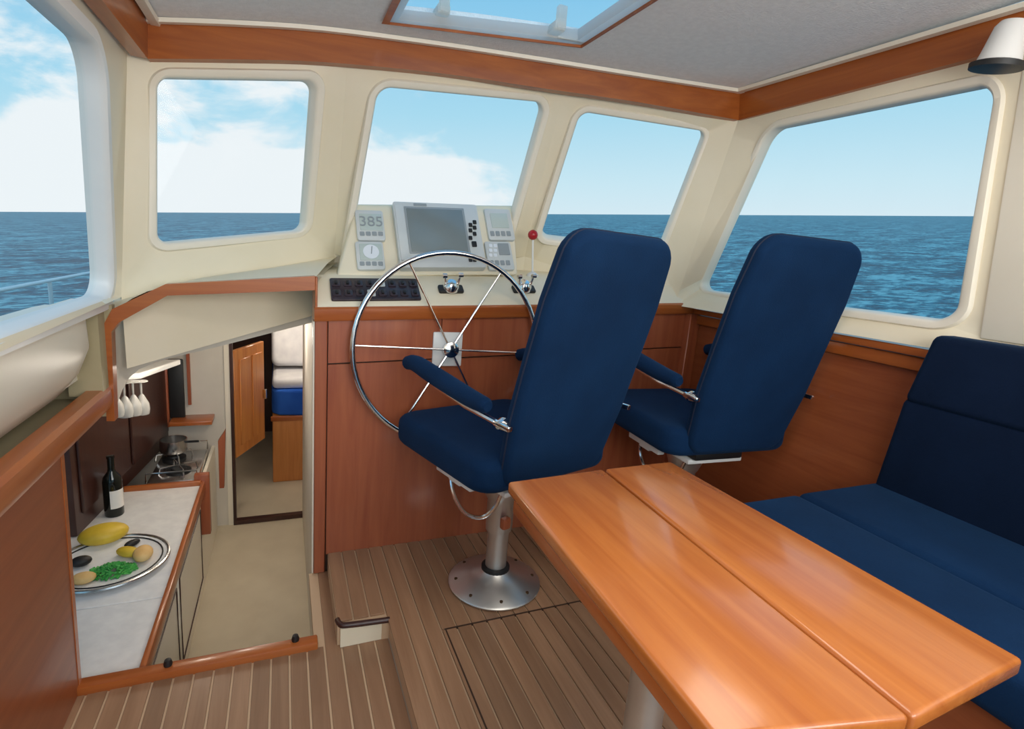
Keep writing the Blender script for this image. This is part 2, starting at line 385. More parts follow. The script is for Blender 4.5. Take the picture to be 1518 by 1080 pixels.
pth = smooth_path([(.183, 1.868, -.004), (.192, 1.836, -.004), (.22, 1.826, -.004), (.30, 1.818, -.004), (.372, 1.812, -.004)], 4)
tube('nosing', pth, .011, 'darkwood', pf)
box('riser', .19, .372, 1.818, 1.834, -.089, -.012, 'cream', pf, mtx=None)
# sill of the stairwell
ts = hexa('trim_1', [V(-.63, 1.845, -.1), V(.112, 1.835, -.1), V(.112, 1.885, -.1), V(-.63, 1.895, -.1)], [V(-.63, 1.845, -.062), V(.112, 1.835, -.062), V(.112, 1.885, -.062), V(-.63, 1.895, -.062)], 'trim', None, .006); struct(ts)

# ------------------------------------------------------------------ beams and ceiling
fb = [(219, 87, 27, 2.44), (350, 88, 32, 2.42), (480, 92, 41, 2.40), (650, 108, 63, 2.37), (800, 130, 86, 2.31), (950, 152, 110, 2.22), (1095, 178, 133, 0)]
CXR = 2.02
low_, upp = [], []
for px_, yl, yu, Y in fb:
    if Y: a, c = on(px_, yl, 1, Y), on(px_, yu, 1, Y)
    else: a, c = on(px_, yl, 0, CXR), on(px_+2, yu, 0, CXR)
    low_.append(a); upp.append(c)
secs = [[a, c, c+V(0, .05, 0), a+V(0, .05, 0)] for a, c in zip(low_, upp)]
def subdiv(ps, n=4): return smooth_path(ps, n)
cols = [subdiv([s[i] for s in secs]) for i in range(4)]
struct(loft('trim_2', [[cols[i][k] for i in range(4)] for k in range(len(cols[0]))], 'beam'))
# right beam
ra, rb = low_[-1], on(1518, 66, 0, CXR); rua, rub = upp[-1], on(1518, 7, 0, CXR)
def aft(p, q, y): t = (y-p.y)/(q.y-p.y); return p+(q-p)*t
YB = -.8
re, rue = aft(ra, rb, YB), aft(rua, rub, YB)
struct(loft('trim_3', [[ra, rua, rua+V(.05, 0, 0), ra+V(.05, 0, 0)], [re, rue, rue+V(.05, 0, 0), re+V(.05, 0, 0)]], 'beam_y'))
# left beam
la = low_[0]; lua = upp[0]; le = V(la.x+.0, YB, la.z-.01); lue = V(lua.x, YB, lua.z+.0)
struct(loft('trim_4', [[la, lua, lua-V(.05, 0, 0), la-V(.05, 0, 0)], [le, lue, lue-V(.05, 0, 0), le-V(.05, 0, 0)]], 'beam_y'))
# ceiling: headliner between the beams with the hatch cut out
top = cols[1]
def zfront(x):
    for p, q in zip(top[:-1], top[1:]):
        if p.x <= x <= q.x: return p.lerp(q, (x-p.x)/(q.x-p.x))
    return top[0] if x < top[0].x else top[-1]
H = [(.362, 2.235), (1.10, 2.075), (1.10, 1.36), (.362, 1.42)]
def cz(x, y):
    f = zfront(x); return f.z
XL, XR = top[0].x, top[-1].x
def uvx(u): return XL+(XR-XL)*u
outer = []; inner = []; NS = 20
def edge(a, b, n): return [(a[0]+(b[0]-a[0])*i/n, a[1]+(b[1]-a[1])*i/n) for i in range(n)]
inner = edge(H[0], H[1], NS)+edge(H[1], H[2], NS)+edge(H[2], H[3], NS)+edge(H[3], H[0], NS)
outer = [(uvx(i/NS), zfront(uvx(i/NS)).y) for i in range(NS)]+edge((XR, zfront(XR).y), (XR, YB), NS)+edge((XR, YB), (XL, YB), NS)+edge((XL, YB), (XL, top[0].y), NS)
vs = []; fs = []; n = len(inner); RG = 6
for k in range(RG+1):
    for a, c in zip(inner, outer):
        x, y = a[0]+(c[0]-a[0])*k/RG, a[1]+(c[1]-a[1])*k/RG; vs.append(V(x, y, cz(x, y)-.004))
for k in range(RG):
    for i in range(n): j = (i+1) % n; fs.append((k*n+i, k*n+j, (k+1)*n+j, (k+1)*n+i))
m_ = len(vs); vs += [v+V(0, 0, .06) for v in vs]
fs += [tuple(m_+i for i in f) for f in fs]
fs += [(i, (i+1) % n, m_+(i+1) % n, m_+i) for i in range(n)]
ce = struct(mesh('ceiling', vs, fs, 'headliner'))
# cream border strip along the beams
def strip(name, ps, inw, m='frame', h=.014):
    secs = []
    for p, d in zip(ps, inw): secs.append([p-V(0, 0, .006), p+d-V(0, 0, .006), p+d*.9-V(0, 0, .006+h), p+d*.2-V(0, 0, .006+h)])
    return struct(loft(name, secs, m))
strip('trim_5', top, [V(0, -.035, 0)]*len(top))
strip('trim_6', [rua, rue], [V(-.04, 0, 0)]*2)
strip('trim_7', [lua, lue], [V(.04, 0, 0)]*2)
# hatch
hc = V(.725, 1.75, cz(.725, 1.75))
ht = thing('roof_hatch', 'glazed roof hatch with white frame, two white hinges and wooden lip in the ceiling', 'hatch', hc)
def hring(d, z): 
    c = [(H[0][0]+d, H[0][1]-d), (H[1][0]-d, H[1][1]-d), (H[2][0]-d, H[2][1]+d), (H[3][0]+d, H[3][1]+d)]
    return [V(x, y, cz(x, y)+z) for x, y in c]
def hring4(l, f, r, a, z):
    c = [(H[0][0]+l, H[0][1]-f), (H[1][0]-r, H[1][1]-f), (H[2][0]-r, H[2][1]+a), (H[3][0]+l, H[3][1]+a)]
    return [V(x, y, cz(x, y)+z) for x, y in c]
def qring(name, loops, m, parent): return loft(name, [list(s) for s in zip(*loops)], m, parent, closed=True)
qring('wooden_lip', [hring4(-.022, -.004, -.006, -.006, -.012), hring4(.004, .001, .001, .002, -.012), hring(.002, .02), hring(-.004, .02)], 'beam', ht)
qring('hatch_frame', [hring(.003, -.004), hring(.034, -.002), hring(.046, .03), hring(.003, .03)], 'acryl', ht)
ws = hring(.040, .030); mesh('pane', ws+[p+V(0, 0, .008) for p in ws], [(0, 1, 2, 3), (7, 6, 5, 4), (0, 4, 5, 1), (1, 5, 6, 2), (2, 6, 7, 3), (3, 7, 4, 0)], 'glass', ht)
for px_, py_ in ((653, 22), (822, 46)):
    p = on(px_, py_, 2, hc.z+.02)
    bmh = bmesh.new(); addbox(bmh, p.x-.024, p.x+.024, p.y-.055, p.y+.03, p.z-.012, p.z+.02, .007); addbox(bmh, p.x-.018, p.x+.018, p.y-.065, p.y-.035, p.z-.01, p.z+.07, .006)
    frombm('hinge', bmh, 'acryl', ht)
    tube('stay', [p+V(.02, .01, -.012), p+V(.13, .0, -.006)], .006, 'grey', ht)

# ------------------------------------------------------------------ cabin sides with windows
OUT_F = V(0, .9, -.1).normalized(); 
A0 = on(192, 80, 1, 2.475)+V(-.005, 0, .03); B0 = on(180, 440, 1, 2.42)
A1 = on(515, 90, 1, 2.44); B1 = on(496, 377, 1, 2.86)
A2 = on(835, 130, 1, 2.35); B2 = on(778, 380, 1, 2.80)
A3 = on(1095, 176, 0, 2.03); B3 = on(1000, 452, 1, 2.36)
A1.z += .01; A2.z += .01
w2 = [on(232, 362, 1, 2.50), on(452, 342, 1, 2.78), on(470, 118, 1, 2.47), on(232, 114, 1, 2.49)]
w3 = [on(515, 388, 1, 2.80), on(742, 388, 1, 2.76), on(809, 151, 1, 2.41), on(560, 127, 1, 2.47)]
w4 = [on(800, 352, 1, 2.68), on(978, 374, 1, 2.44), on(1048, 194, 0, 1.95), on(860, 164, 1, 2.38)]
vs, fs = [], []
def merge(g, bm_vs=None):
    k = len(vs); vs.extend(g[0]); fs.extend([tuple(i+k for i in f) for f in g[1]])
of2 = -nrm_of(w2) if nrm_of(w2).y < 0 else nrm_of(w2)
of3 = -nrm_of(w3) if nrm_of(w3).y < 0 else nrm_of(w3)
of4 = -nrm_of(w4) if nrm_of(w4).y < 0 else nrm_of(w4)
merge(wallpatch(w2, [B0, B1, A1, A0], .05, .05, of2)); merge(wallpatch(w3, [B1, B2, A2, A1], .06, .05, of3)); merge(wallpatch(w4, [B2, B3, A3, A2], .05, .05, of4))
for p, q in ((B0, B1), (B1, B2), (B2, B3)):
    k = len(vs); dn = V(0, .01, -.28); vs.extend([p, q, q+dn, p+dn, p+V(0, .05, 0), q+V(0, .05, 0), q+dn+V(0, .05, 0), p+dn+V(0, .05, 0)])
    fs += [(k, k+1, k+2, k+3), (k+4, k+5, k+6, k+7), (k, k+1, k+5, k+4), (k+3, k+2, k+6, k+7), (k, k+3, k+7, k+4), (k+1, k+2, k+6, k+5)]
struct(mesh('wall_front', vs, fs, 'cream'))
window(2, w2, .045, of2); window(3, w3, .06, of3); window(4, w4, .05, of4)
# right side
w5 = [on(1035, 430, 0, 2.12), on(1418, 479, 0, 2.12), on(1479, 121, 0, 2.06), on(1140, 191, 0, 2.06)]
o5 = [B3, V(2.12, .62, B3.z), V(2.06, .62, re.z), A3]
vs, fs = [], []
orr = V(1, 0, .08).normalized()
merge(wallpatch(w5, o5, .07, .05, orr))
vs_, k = [o5[1], V(2.12, YB, B3.z), V(2.06, YB, re.z), o5[2]], len(vs)
vs.extend(vs_+[p+orr*.05 for p in vs_]); fs += [(k, k+1, k+2, k+3), (k+4, k+5, k+6, k+7), (k, k+1, k+5, k+4), (k+1, k+2, k+6, k+5), (k+2, k+3, k+7, k+6)]
struct(mesh('wall_right', vs, fs, 'cream'))
window(5, w5, .07, orr)
# moulded pillar panel aft of the right window
sp = [V(2.108, .99, 1.275), V(2.108, YB, 1.275), V(2.047, YB, re.z-.0), V(2.050, 1.04, re.z-.0)]
struct(hexa('wall_right_panel', sp, [p+V(.05, 0, 0) for p in sp], 'frame', None, .008))
# left side
w1 = [V(-.60, .55, 1.14), V(-.60, 2.40, 1.145), V(-.50, 2.06, 1.905), V(-.50, .45, 1.89)]
o1 = [V(-.62, YB, 1.05), B0, A0, V(la.x-.03, YB, la.z+.03)]
ol = V(-1, 0, .12).normalized()
g = wallpatch(w1, o1, .10, .05, ol); struct(mesh('wall_left', g[0], g[1], 'cream'))
window(1, w1, .10, ol, .05, .02, .03, 'white')
# moulded cream sill hanging below the left window
sec = []
for y, s in ((YB, 1), (2.08, 1), (2.18, .97), (2.25, .85), (2.29, .62)):
    c = V(-.755, y, .99); pr = [(.04, .15), (.11, .15), (.145, .11), (.15, .0), (.115, -.09), (.07, -.15), (.0, -.17)]
    sec.append([c+V(a*s if a > 0 else a, 0, b_*s) for a, b_ in pr])
struct(loft('trim_8', sec, 'frame'))
# shelf with wooden fiddle rail and the wood panel below, port side
struct(hexa('trim_9', [V(-1.0, YB, .75), V(-.64, YB, .75), V(-.64, 2.32, .755), V(-1.0, 2.32, .755)], [V(-1.0, YB, .77), V(-.64, YB, .77), V(-.64, 2.32, .775), V(-1.0, 2.32, .775)], 'olive'))
struct(hexa('wall_left_back', [V(-.95, YB, -.1), V(-.95, 1.86, -.1), V(-.95, 1.86, .88), V(-.95, YB, .88)], [V(-.99, YB, -.1), V(-.99, 1.86, -.1), V(-.99, 1.86, .88), V(-.99, YB, .88)], 'olive'))
struct(hexa('wall_left_fore', [V(-1.0, 1.86, .6), V(-1.0, 2.36, .6), V(-1.0, 2.36, .88), V(-1.0, 1.86, .88)], [V(-.97, 1.86, .6), V(-.97, 2.36, .6), V(-.97, 2.36, .88), V(-.97, 1.86, .88)], 'olive'))
# bulkhead bit between the sill and the stairwell post
pq = [(-1.0, .70), (-.60, .70), (-.575, 1.12), (-.60, 1.12), (-.66, .98), (-.70, .9), (-1.0, .88)]
struct(hexa('wall_front_port', [V(x, 2.335, z) for x, z in pq], [V(x, 2.37, z) for x, z in pq], 'olive'))
struct(hexa('trim_14', [V(-1.0, YB, .86), V(-.69, YB, .86), V(-.69, 2.36, .86), V(-1.0, 2.36, .86)], [V(-1.0, YB, .88), V(-.69, YB, .88), V(-.69, 2.36, .88), V(-1.0, 2.36, .88)], 'olive'))
struct(box('wall_left_skirt', -.70, -.672, YB, 2.36, .86, 1.137, 'frame'))
struct(box('wall_left_corner', -.70, -.60, 2.26, 2.37, .80, 1.128, 'olive'))
rl = [on(0, 703, 0, -.60), on(160, 577, 0, -.60)]
rail_z = (rl[0].z+rl[1].z)/2
struct(box('trim_15', -.69, -.648, 1.87, 2.33, rail_z-.125, rail_z-.095, 'greywall'))
def prof(y): 
    return [V(-.655, y, rail_z-.085), V(-.600, y, rail_z-.085), V(-.590, y, rail_z-.06), V(-.592, y, rail_z-.012), V(-.605, y, rail_z), V(-.65, y, rail_z), V(-.66, y, rail_z-.02)]
struct(loft('trim_10', [prof(YB), prof(2.36)], 'trim_y'))
ep = [on(95, 690, 0, -.62), on(120, 1020, 0, -.62)]
struct(hexa('wall_left_panel', [V(-.62, YB, -.1), V(-.62, ep[1].y, -.1), V(-.62, ep[0].y, rail_z-.08), V(-.62, YB, rail_z-.08)], [V(-.645, YB, -.1), V(-.645, ep[1].y, -.1), V(-.645, ep[0].y, rail_z-.08), V(-.645, YB, rail_z-.08)], 'panel_y'))
struct(hexa('trim_11', [V(-.618, ep[1].y-.02, -.1), V(-.618, ep[1].y+.004, -.1), V(-.618, ep[0].y+.004, rail_z-.08), V(-.618, ep[0].y-.02, rail_z-.08)], [V(-.648, ep[1].y-.02, -.1), V(-.648, ep[1].y+.004, -.1), V(-.648, ep[0].y+.004, rail_z-.08), V(-.648, ep[0].y-.02, rail_z-.08)], 'trim_y'))

# ------------------------------------------------------------------ stairwell frame (y = 2.33) and the foredeck underside
YC = 2.33
tp = [on(158, 624, 1, YC), on(154, 480, 1, YC), on(166, 458, 1, YC), on(245, 421, 1, YC), on(467, 409, 1, YC)]
tq = [on(170, 624, 1, YC), on(165, 492, 1, YC), on(176, 478, 1, YC), on(248, 438, 1, YC), on(467, 430, 1, YC)]
struct(loft('trim_12', [[a, b_, b_+V(0, .05, 0), a+V(0, .05, 0)] for a, b_ in zip(tp, tq)], 'trim'))
# cream deck between the frame and the windscreen
dk = [tp[2]+V(-.02, .02, -.03), tp[3]+V(0, .02, -.01), tp[4]+V(0, .02, -.01)]
up_ = [B0+V(-.02, .02, -.005), B0.lerp(B1, .45)+V(0, .02, -.005), B1+V(.02, .02, -.005)]
d2 = smooth_path(dk, 5); u2 = smooth_path(up_, 5)
mid = [a.lerp(c, .5)+V(0, 0, .012) for a, c in zip(d2, u2)]
n = len(d2); vs = d2+mid+u2+[p-V(0, 0, .03) for p in d2+mid+u2]; fs = []
for k in range(2):
    for i in range(n-1): fs += [(k*n+i, k*n+i+1, (k+1)*n+i+1, (k+1)*n+i), (3*n+k*n+i, 3*n+k*n+i+1, 3*n+(k+1)*n+i+1, 3*n+(k+1)*n+i)]
struct(mesh('wall_front_deck', vs, fs, 'cream'))
# aft-facing cream coaming under the deck
ct = [on(166, 470, 1, 2.40), on(206, 445, 1, 2.55), on(330, 425, 1, 2.75), on(465, 414, 1, 2.92)]
cb = [on(166, 612, 1, 2.40), on(206, 547, 1, 2.55), on(330, 512, 1, 2.75), on(466, 477, 1, 2.92)]
sec = [[a, b_, b_+V(0, .04, 0), a+V(0, .04, 0)] for a, b_ in zip(smooth_path(ct, 4), smooth_path(cb, 4))]
struct(loft('wall_galley_coaming', sec, 'greywall'))

# ------------------------------------------------------------------ galley and fore cabin shell
ZS, ZC, YBK = -.80, -.10, 4.25
struct(box('floor_galley', -1.36, .9, 1.9, 6.4, ZS-.03, ZS, 'sole'))
struct(box('wall_galley_right', .13, .16, 2.40, YBK, ZS, 1.05, 'greywall'))
struct(box('wall_galley_step', .125, .16, 1.86, 2.40, ZS, -.141, 'greywall'))
struct(box('trim_13', .112, .135, 2.335, 2.40, -.09, 1.08, 'frame'))
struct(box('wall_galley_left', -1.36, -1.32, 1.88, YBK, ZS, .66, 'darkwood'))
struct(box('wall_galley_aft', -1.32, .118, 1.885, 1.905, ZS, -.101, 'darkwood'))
struct(hexa('ceiling_galley', [V(-1.36, 2.46, .66), V(-.62, 2.50, .90), V(-.2, 2.88, 1.02), V(.2, 3.02, 1.08), V(1.2, 3.0, 1.08), V(1.2, 6.4, .95), V(-.62, 6.4, .85), V(-1.36, 6.4, .66)], [V(-1.36, 2.46, .68), V(-.62, 2.50, .92), V(-.2, 2.88, 1.04), V(.2, 3.02, 1.1), V(1.2, 3.0, 1.1), V(1.2, 6.4, .97), V(-.62, 6.4, .87), V(-1.36, 6.4, .68)], 'greywall'))
# bulkhead with doorway
gq = [(-1.36, ZS), (-.375, ZS), (-.375, .90), (-.62, .84), (-1.36, .62)]
struct(hexa('wall_galley_fore', [V(x, YBK, z) for x, z in gq], [V(x, YBK+.03, z) for x, z in gq], 'greywall'))
struct(box('wall_galley_fore_right', .185, .9, YBK, YBK+.03, ZS, 1.0, 'greywall'))
dj = thing('door_1', None, None, (-.1, YBK, ZS), kind='structure')
box('jamb', -.40, -.365, YBK-.012, YBK+.04, ZS, .98, 'frame', dj); box('jamb', -.365, -.345, YBK-.02, YBK+.04, ZS, .98, 'darkwood', dj)
box('jamb', .168, .19, YBK-.02, YBK+.04, ZS, .98, 'darkwood', dj); box('sill', -.345, .168, YBK-.02, YBK+.03, ZS, ZS+.035, 'darkwood', dj)
dl = thing('cabin_door', 'orange varnished wooden door standing open beyond the galley doorway', 'door', (-.33, 4.3, ZS))
rotd = Matrix.Translation(V(-.34, 4.30, 0)) @ Matrix.Rotation(R(66), 4, 'Z')
box('leaf', 0, .46, 0, .03, -.28, .56, 'doorwood', dl, .004, 1, rotd)
box('door_panel', .07, .22, -.008, .0, -.2, .48, 'doorwood', dl, .003, 1, rotd); box('door_panel', .26, .41, -.008, .0, -.2, .48, 'doorwood', dl, .003, 1, rotd)
box('handle', .425, .445, -.03, 0, .08, .16, 'chrome', dl, .004, 1, rotd)
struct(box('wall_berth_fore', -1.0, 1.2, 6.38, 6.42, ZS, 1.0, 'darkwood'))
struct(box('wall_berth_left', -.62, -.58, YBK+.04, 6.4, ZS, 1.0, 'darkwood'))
struct(box('wall_berth_right', 1.1, 1.14, YBK+.04, 6.4, ZS, 1.0, 'greywall'))
bt = thing('berth', 'berth with wooden side board seen through the galley doorway', 'bed', (.4, 5.3, ZS))
box('side_board', -.10, .9, 4.96, 6.3, ZS, -.17, 'doorwood', bt, .01)
box('side_board_edge', -.112, .9, 4.945, 4.965, -.21, -.165, 'trim', bt, .005)
om = [(-.105, 5.04), (-.05, 4.97), (.2, 4.95), (.95, 4.95), (.95, 6.3), (-.12, 6.3)]
tag(hexa('mattress', [V(x, y, -.165) for x, y in om], [V(x, y, .07) for x, y in om], 'mattress', None, .025, 3), 'bright blue mattress on the berth beyond the galley', 'mattress')
tag(box('quilt', -.1, .9, 5.0, 6.2, .072, .17, 'linen', None, .04, 3), 'folded white quilt lying on the blue mattress', 'quilt')
mp_ = Matrix.Translation(V(.12, 5.46, .44)) @ Matrix.Rotation(R(72), 4, 'X')
tag(pillow('pillow', rrect(.46, .5, .06), .13, 'linen', None, mp_, .05), 'large white pillow propped upright on the white quilt', 'pillow')
# galley counter
cf = [on(304, 719, 2, ZC), on(215, 1000, 2, ZC)]
XF = (cf[0].x+cf[1].x)/2; YF = cf[0].y
gc = thing('galley_counter', 'galley counter with white worktop, wooden edging and cream cabinet front', 'counter', (-.85, 2.7, ZS))
box('worktop', -1.31, XF-.022, 2.345, YF, ZC-.03, ZC, 'worktop', gc, .002, 1)
box('worktop_lid', -1.31, XF-.022, 1.91, 2.338, ZC-.03, ZC, 'worktop', gc, .002, 1)
box('edging', XF-.022, XF, 1.91, YF+.02, ZC-.045, ZC+.022, 'trim_y', gc, .006)
box('edging', -.855, XF-.02, YF, YF+.022, ZC-.045, ZC+.03, 'trim', gc, .006)
box('cabinet_front', XF-.05, XF-.03, 1.91, YBK-.005, ZS, ZC-.045, 'frame', gc)
for y0, y1 in ((1.95, 2.58), (2.62, 3.36)):
    dr = box('cabinet_door', XF-.032, XF-.018, y0, y1, ZS+.12, ZC-.09, 'frame', gc, .004, 1)
    tube('groove', [(XF-.016, y0+.02, ZC-.11), (XF-.016, y1-.02, ZC-.11), (XF-.016, y1-.02, ZS+.14), (XF-.016, y0+.02, ZS+.14)], .004, 'darkwood', dr, 6, True)
box('end_panel', XF-.06, XF+.02, YF+.02, YF+.07, ZC-.34, ZC+.06, 'panel', gc, .006)
# stove beyond the counter
sx0, sx1, sy0, sy1, sz = -.765, XF-.055, YF+.10, YF+.62, ZC+.0
st = thing('galley_stove', 'stainless steel galley stove with two burners beyond the white worktop', 'stove', ((sx0+sx1)/2, sy0, ZS))
box('body', sx0, sx1, sy0, sy1, ZS+.2, sz, 'steel', st, .008)
for bx_, by_ in ((-.68, sy0+.38), (-.62, sy0+.15)):
    br_ = lathe('burner', [(.0, 0), (.07, 0), (.07, .012), (.045, .014), (.04, .026), (.0, .028)], (bx_, by_, sz), 'black', st, 18)
    for a in range(4):
        t = a*math.pi/2+.4; tube('grate', [(bx_+.03*math.cos(t), by_+.03*math.sin(t), sz+.045), (bx_+.1*math.cos(t), by_+.1*math.sin(t), sz+.045), (bx_+.11*math.cos(t), by_+.11*math.sin(t), sz)], .005, 'steel', br_, 6)
tube('fiddle_rail', [(sx0, sy0, sz), (sx0, sy0, sz+.06), (sx1, sy0, sz+.06), (sx1, sy0, sz)], .006, 'chrome', st, 8)
tube('fiddle_rail', [(sx0, sy1, sz), (sx0, sy1, sz+.06), (sx1, sy1, sz+.06), (sx1, sy1, sz)], .006, 'chrome', st, 8)
pan = thing('saucepan', 'small steel saucepan standing on the galley stove', 'saucepan', (-.68, sy0+.38, sz+.05))
lathe('pot', [(0, .0), (.075, .0), (.08, .01), (.08, .085), (.074, .085), (.072, .012), (0, .012)], (-.68, sy0+.38, sz+.052), 'steel', pan, 20)
tube('handle', [(-.61, sy0+.36, sz+.12), (-.53, sy0+.33, sz+.13)], .008, 'black', pan, 8)
# upper lockers on the port side of the galley
lk = thing('galley_locker', 'dark wooden locker on the side of the galley behind the bottle', 'cabinet', (-1.1, 3.6, ZC))
fx = lambda y: -.93+(y-2.95)*.13
def lquad(y0, y1, d0, d1): return [V(fx(y0)+d0, y0, 0), V(fx(y1)+d0, y1, 0), V(fx(y1)+d1, y1, 0), V(fx(y0)+d1, y0, 0)]
lb_ = [V(-1.31, 2.95, 0), V(-1.31, 4.24, 0), V(fx(4.24), 4.24, 0), V(fx(2.95), 2.95, 0)]
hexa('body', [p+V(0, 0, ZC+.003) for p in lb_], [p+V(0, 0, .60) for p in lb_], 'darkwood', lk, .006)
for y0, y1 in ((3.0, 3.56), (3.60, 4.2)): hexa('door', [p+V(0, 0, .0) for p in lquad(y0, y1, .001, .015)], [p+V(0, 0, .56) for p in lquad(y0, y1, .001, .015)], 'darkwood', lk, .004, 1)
q0 = on(262, 580, 1, 4.22)
pl = thing('port_light', 'dark oblong port in wooden frame on the galley bulkhead', 'window', q0)
box('glass', q0.x-.045, q0.x+.05, 4.19, 4.21, q0.z-.19, q0.z+.24, 'black', pl, .01); box('frame', q0.x-.10, q0.x-.045, 4.18, 4.22, q0.z-.25, q0.z+.26, 'panel', pl, .006)
tag(box('galley_shelf', -.73, -.47, 4.08, 4.25, ZC+.17, ZC+.20, 'trim', None, .005), 'narrow wooden shelf behind the stove on the pale bulkhead', 'shelf')
q0 = on(327, 660, 1, 3.62)
tag(hexa('corner_post', [V(q0.x-.012, 3.60, -.2), V(q0.x+.014, 3.60, -.2), V(q0.x+.014, 3.64, -.2), V(q0.x-.012, 3.64, -.2)], [V(q0.x-.012, 3.60, .12), V(q0.x+.03, 3.60, .19), V(q0.x+.03, 3.64, .19), V(q0.x-.012, 3.64, .12)], 'panel'), 'varnished wooden corner post at the end of the galley', 'post')
q0 = on(319, 590, 1, 4.23)
tag(box('bulkhead_batten', q0.x-.17, q0.x-.15, 4.225, 4.248, .18, .75, 'panel'), 'thin brown batten on the pale bulkhead beside the doorway', 'batten')
# shelf above with a rack of hanging glasses
ws_ = [on(200, 560, 1, 3.1), on(262, 540, 1, 3.5)]
rk = thing('glass_rack', 'white shelf rack under the deck edge in the galley', 'rack', (ws_[0].x, 3.2, ws_[0].z))
hexa('shelf', [ws_[0]+V(-.15, -.1, 0), ws_[0]+V(.03, -.02, 0), ws_[1]+V(.02, 0, 0), ws_[1]+V(-.2, 0, 0)], [ws_[0]+V(-.15, -.1, .03), ws_[0]+V(.03, -.02, .03), ws_[1]+V(.02, 0, .03), ws_[1]+V(-.2, 0, .03)], 'white', rk, .004, 1)
for i, (px_, py_, Y, nm) in enumerate(((171, 591, 2.9, 'leftmost, half hidden behind the post'), (185, 592, 2.95, 'second from the wooden post'), (198, 590, 3.0, 'third from the wooden post'), (210, 589, 3.05, 'farthest from the wooden post'))):
    q = on(px_, py_, 1, Y)
    lathe_o = lathe('wine_glass', [(.030, .085), (.031, .083), (.005, .078), (.004, .02), (.012, .01), (.030, -.03), (.033, -.06), (.029, -.085), (.027, -.085), (.030, -.06), (.027, -.03), (.0, .0)], q, 'clear', None, 16)
    tag(lathe_o, 'upside-down wine glass hanging in the galley, '+nm, 'glass', 'hanging wine glasses')
# bottle
q = on(170, 762, 2, ZC)
bo = thing('wine_bottle', 'dark wine bottle with pale label standing on the white worktop', 'bottle', (q.x, q.y, ZC))
lathe('glass_body', [(0, 0), (.040, 0), (.043, .006), (.043, .19), (.038, .215), (.018, .245), (.0155, .26), (.0155, .315), (.018, .316), (.018, .328), (.0, .33)], (q.x, q.y, ZC+.001), 'bottle', bo, 24)
lb = [V(.0437*math.cos(a), .0437*math.sin(a), 0) for a in [R(-95+i*10) for i in range(12)]]
mesh('label', [V(q.x, q.y, ZC+.05)+p for p in lb]+[V(q.x, q.y, ZC+.15)+p for p in lb], [(i, i+1, 12+i+1, 12+i) for i in range(11)], 'label', bo)
# platter of food
q = on(163, 838, 2, ZC)
pr = .225
pt = thing('platter', 'round white platter with dark rim on the galley worktop', 'platter', (q.x, q.y, ZC))
lathe('dish', [(0, .002), (.14, .002), (.19, .012), (pr-.008, .02), (pr-.008, .025), (.185, .018), (.14, .008), (0, .008)], (q.x, q.y, ZC), 'worktop', pt, 40)
tube('rim', arcpts((q.x, q.y, ZC+.023), pr, 0, 2*math.pi, 40, (1, 0, 0), (0, 1, 0))[:-1], .008, 'steel', pt, 8, True)
tube('rim_line', arcpts((q.x, q.y, ZC+.0235), pr-.024, 0, 2*math.pi, 40, (1, 0, 0), (0, 1, 0))[:-1], .0035, 'black', pt, 6, True)
def egg(name, c, a, b_, h, rot, m, label, cat, group=None):
    prf = [(math.sin(R(t))*1.0, -math.cos(R(t))) for t in range(0, 181, 15)]
    mt = Matrix.Rotation(rot, 4, 'Z') @ Matrix.Diagonal((a, b_, h, 1))
    return tag(lathe(name, prf, Vector(c)+V(0, 0, h), m, None, 18, mt), label, cat, group)
zf = ZC+.010
def pp(x, y): return on(x, y, 2, ZC+.03)
c = pp(160, 800); egg('melon_half', (c.x-.02, c.y+.02, zf), .10, .07, .045, .3, 'yellow', 'large yellow fruit at the back of the platter', 'fruit')
c = pp(190, 818); egg('lemon_wedge', (c.x, c.y, zf), .055, .03, .022, -.5, 'yellow', 'small yellow lemon wedge beside the greens on the platter', 'fruit')
c = pp(212, 822); egg('bread_roll', (c.x, c.y, zf), .04, .06, .028, .1, 'orange', 'golden bread piece at the right rim of the platter', 'bread')
c = pp(124, 856); egg('bread_roll', (c.x, c.y-.005, zf), .045, .035, .022, .1, 'orange', 'golden bread piece at the near left rim of the platter', 'bread')
c = pp(196, 803); egg('mussel', (c.x, c.y, zf), .035, .018, .015, .7, 'black', 'dark mussel shell between the yellow fruit and the bread', 'shellfish')
c = pp(120, 832); egg('mussel', (c.x, c.y, zf), .04, .03, .022, .2, 'black', 'dark mussel shell at the left side of the platter', 'shellfish')
c = pp(166, 842); bm = bmesh.new()
for i in range(150):
    a = random.uniform(0, 6.28); rr = random.random()**.5; x, y = c.x+rr*.085*math.cos(a), c.y+rr*.05*math.sin(a); z = zf+.006+(1-rr)*.032
    addbox(bm, -.016, .016, -.004, .004, -.003, .003, 0, 1, Matrix.Translation(V(x, y, z)) @ Matrix.Rotation(random.uniform(0, 3.1), 4, 'Z') @ Matrix.Rotation(random.uniform(-.5, .5), 4, 'Y'))
tag(frombm('chopped_greens', bm, 'green'), 'heap of chopped bright green vegetables on the platter', 'vegetables', kind='stuff')
# black catches at the sill
for px_, py_, nm in ((438, 946, 'right end'), (247, 986, 'counter end')):
    q = on(px_, py_, 2, -.045)
    tag(lathe('rubber_stop', [(0, 0), (.013, 0), (.014, .008), (.010, .022), (0, .024)], (q.x, 1.872, -.062), 'black', None, 12), 'small black rubber stop on the stairwell sill, '+nm, 'door stop', 'rubber stops on the sill')

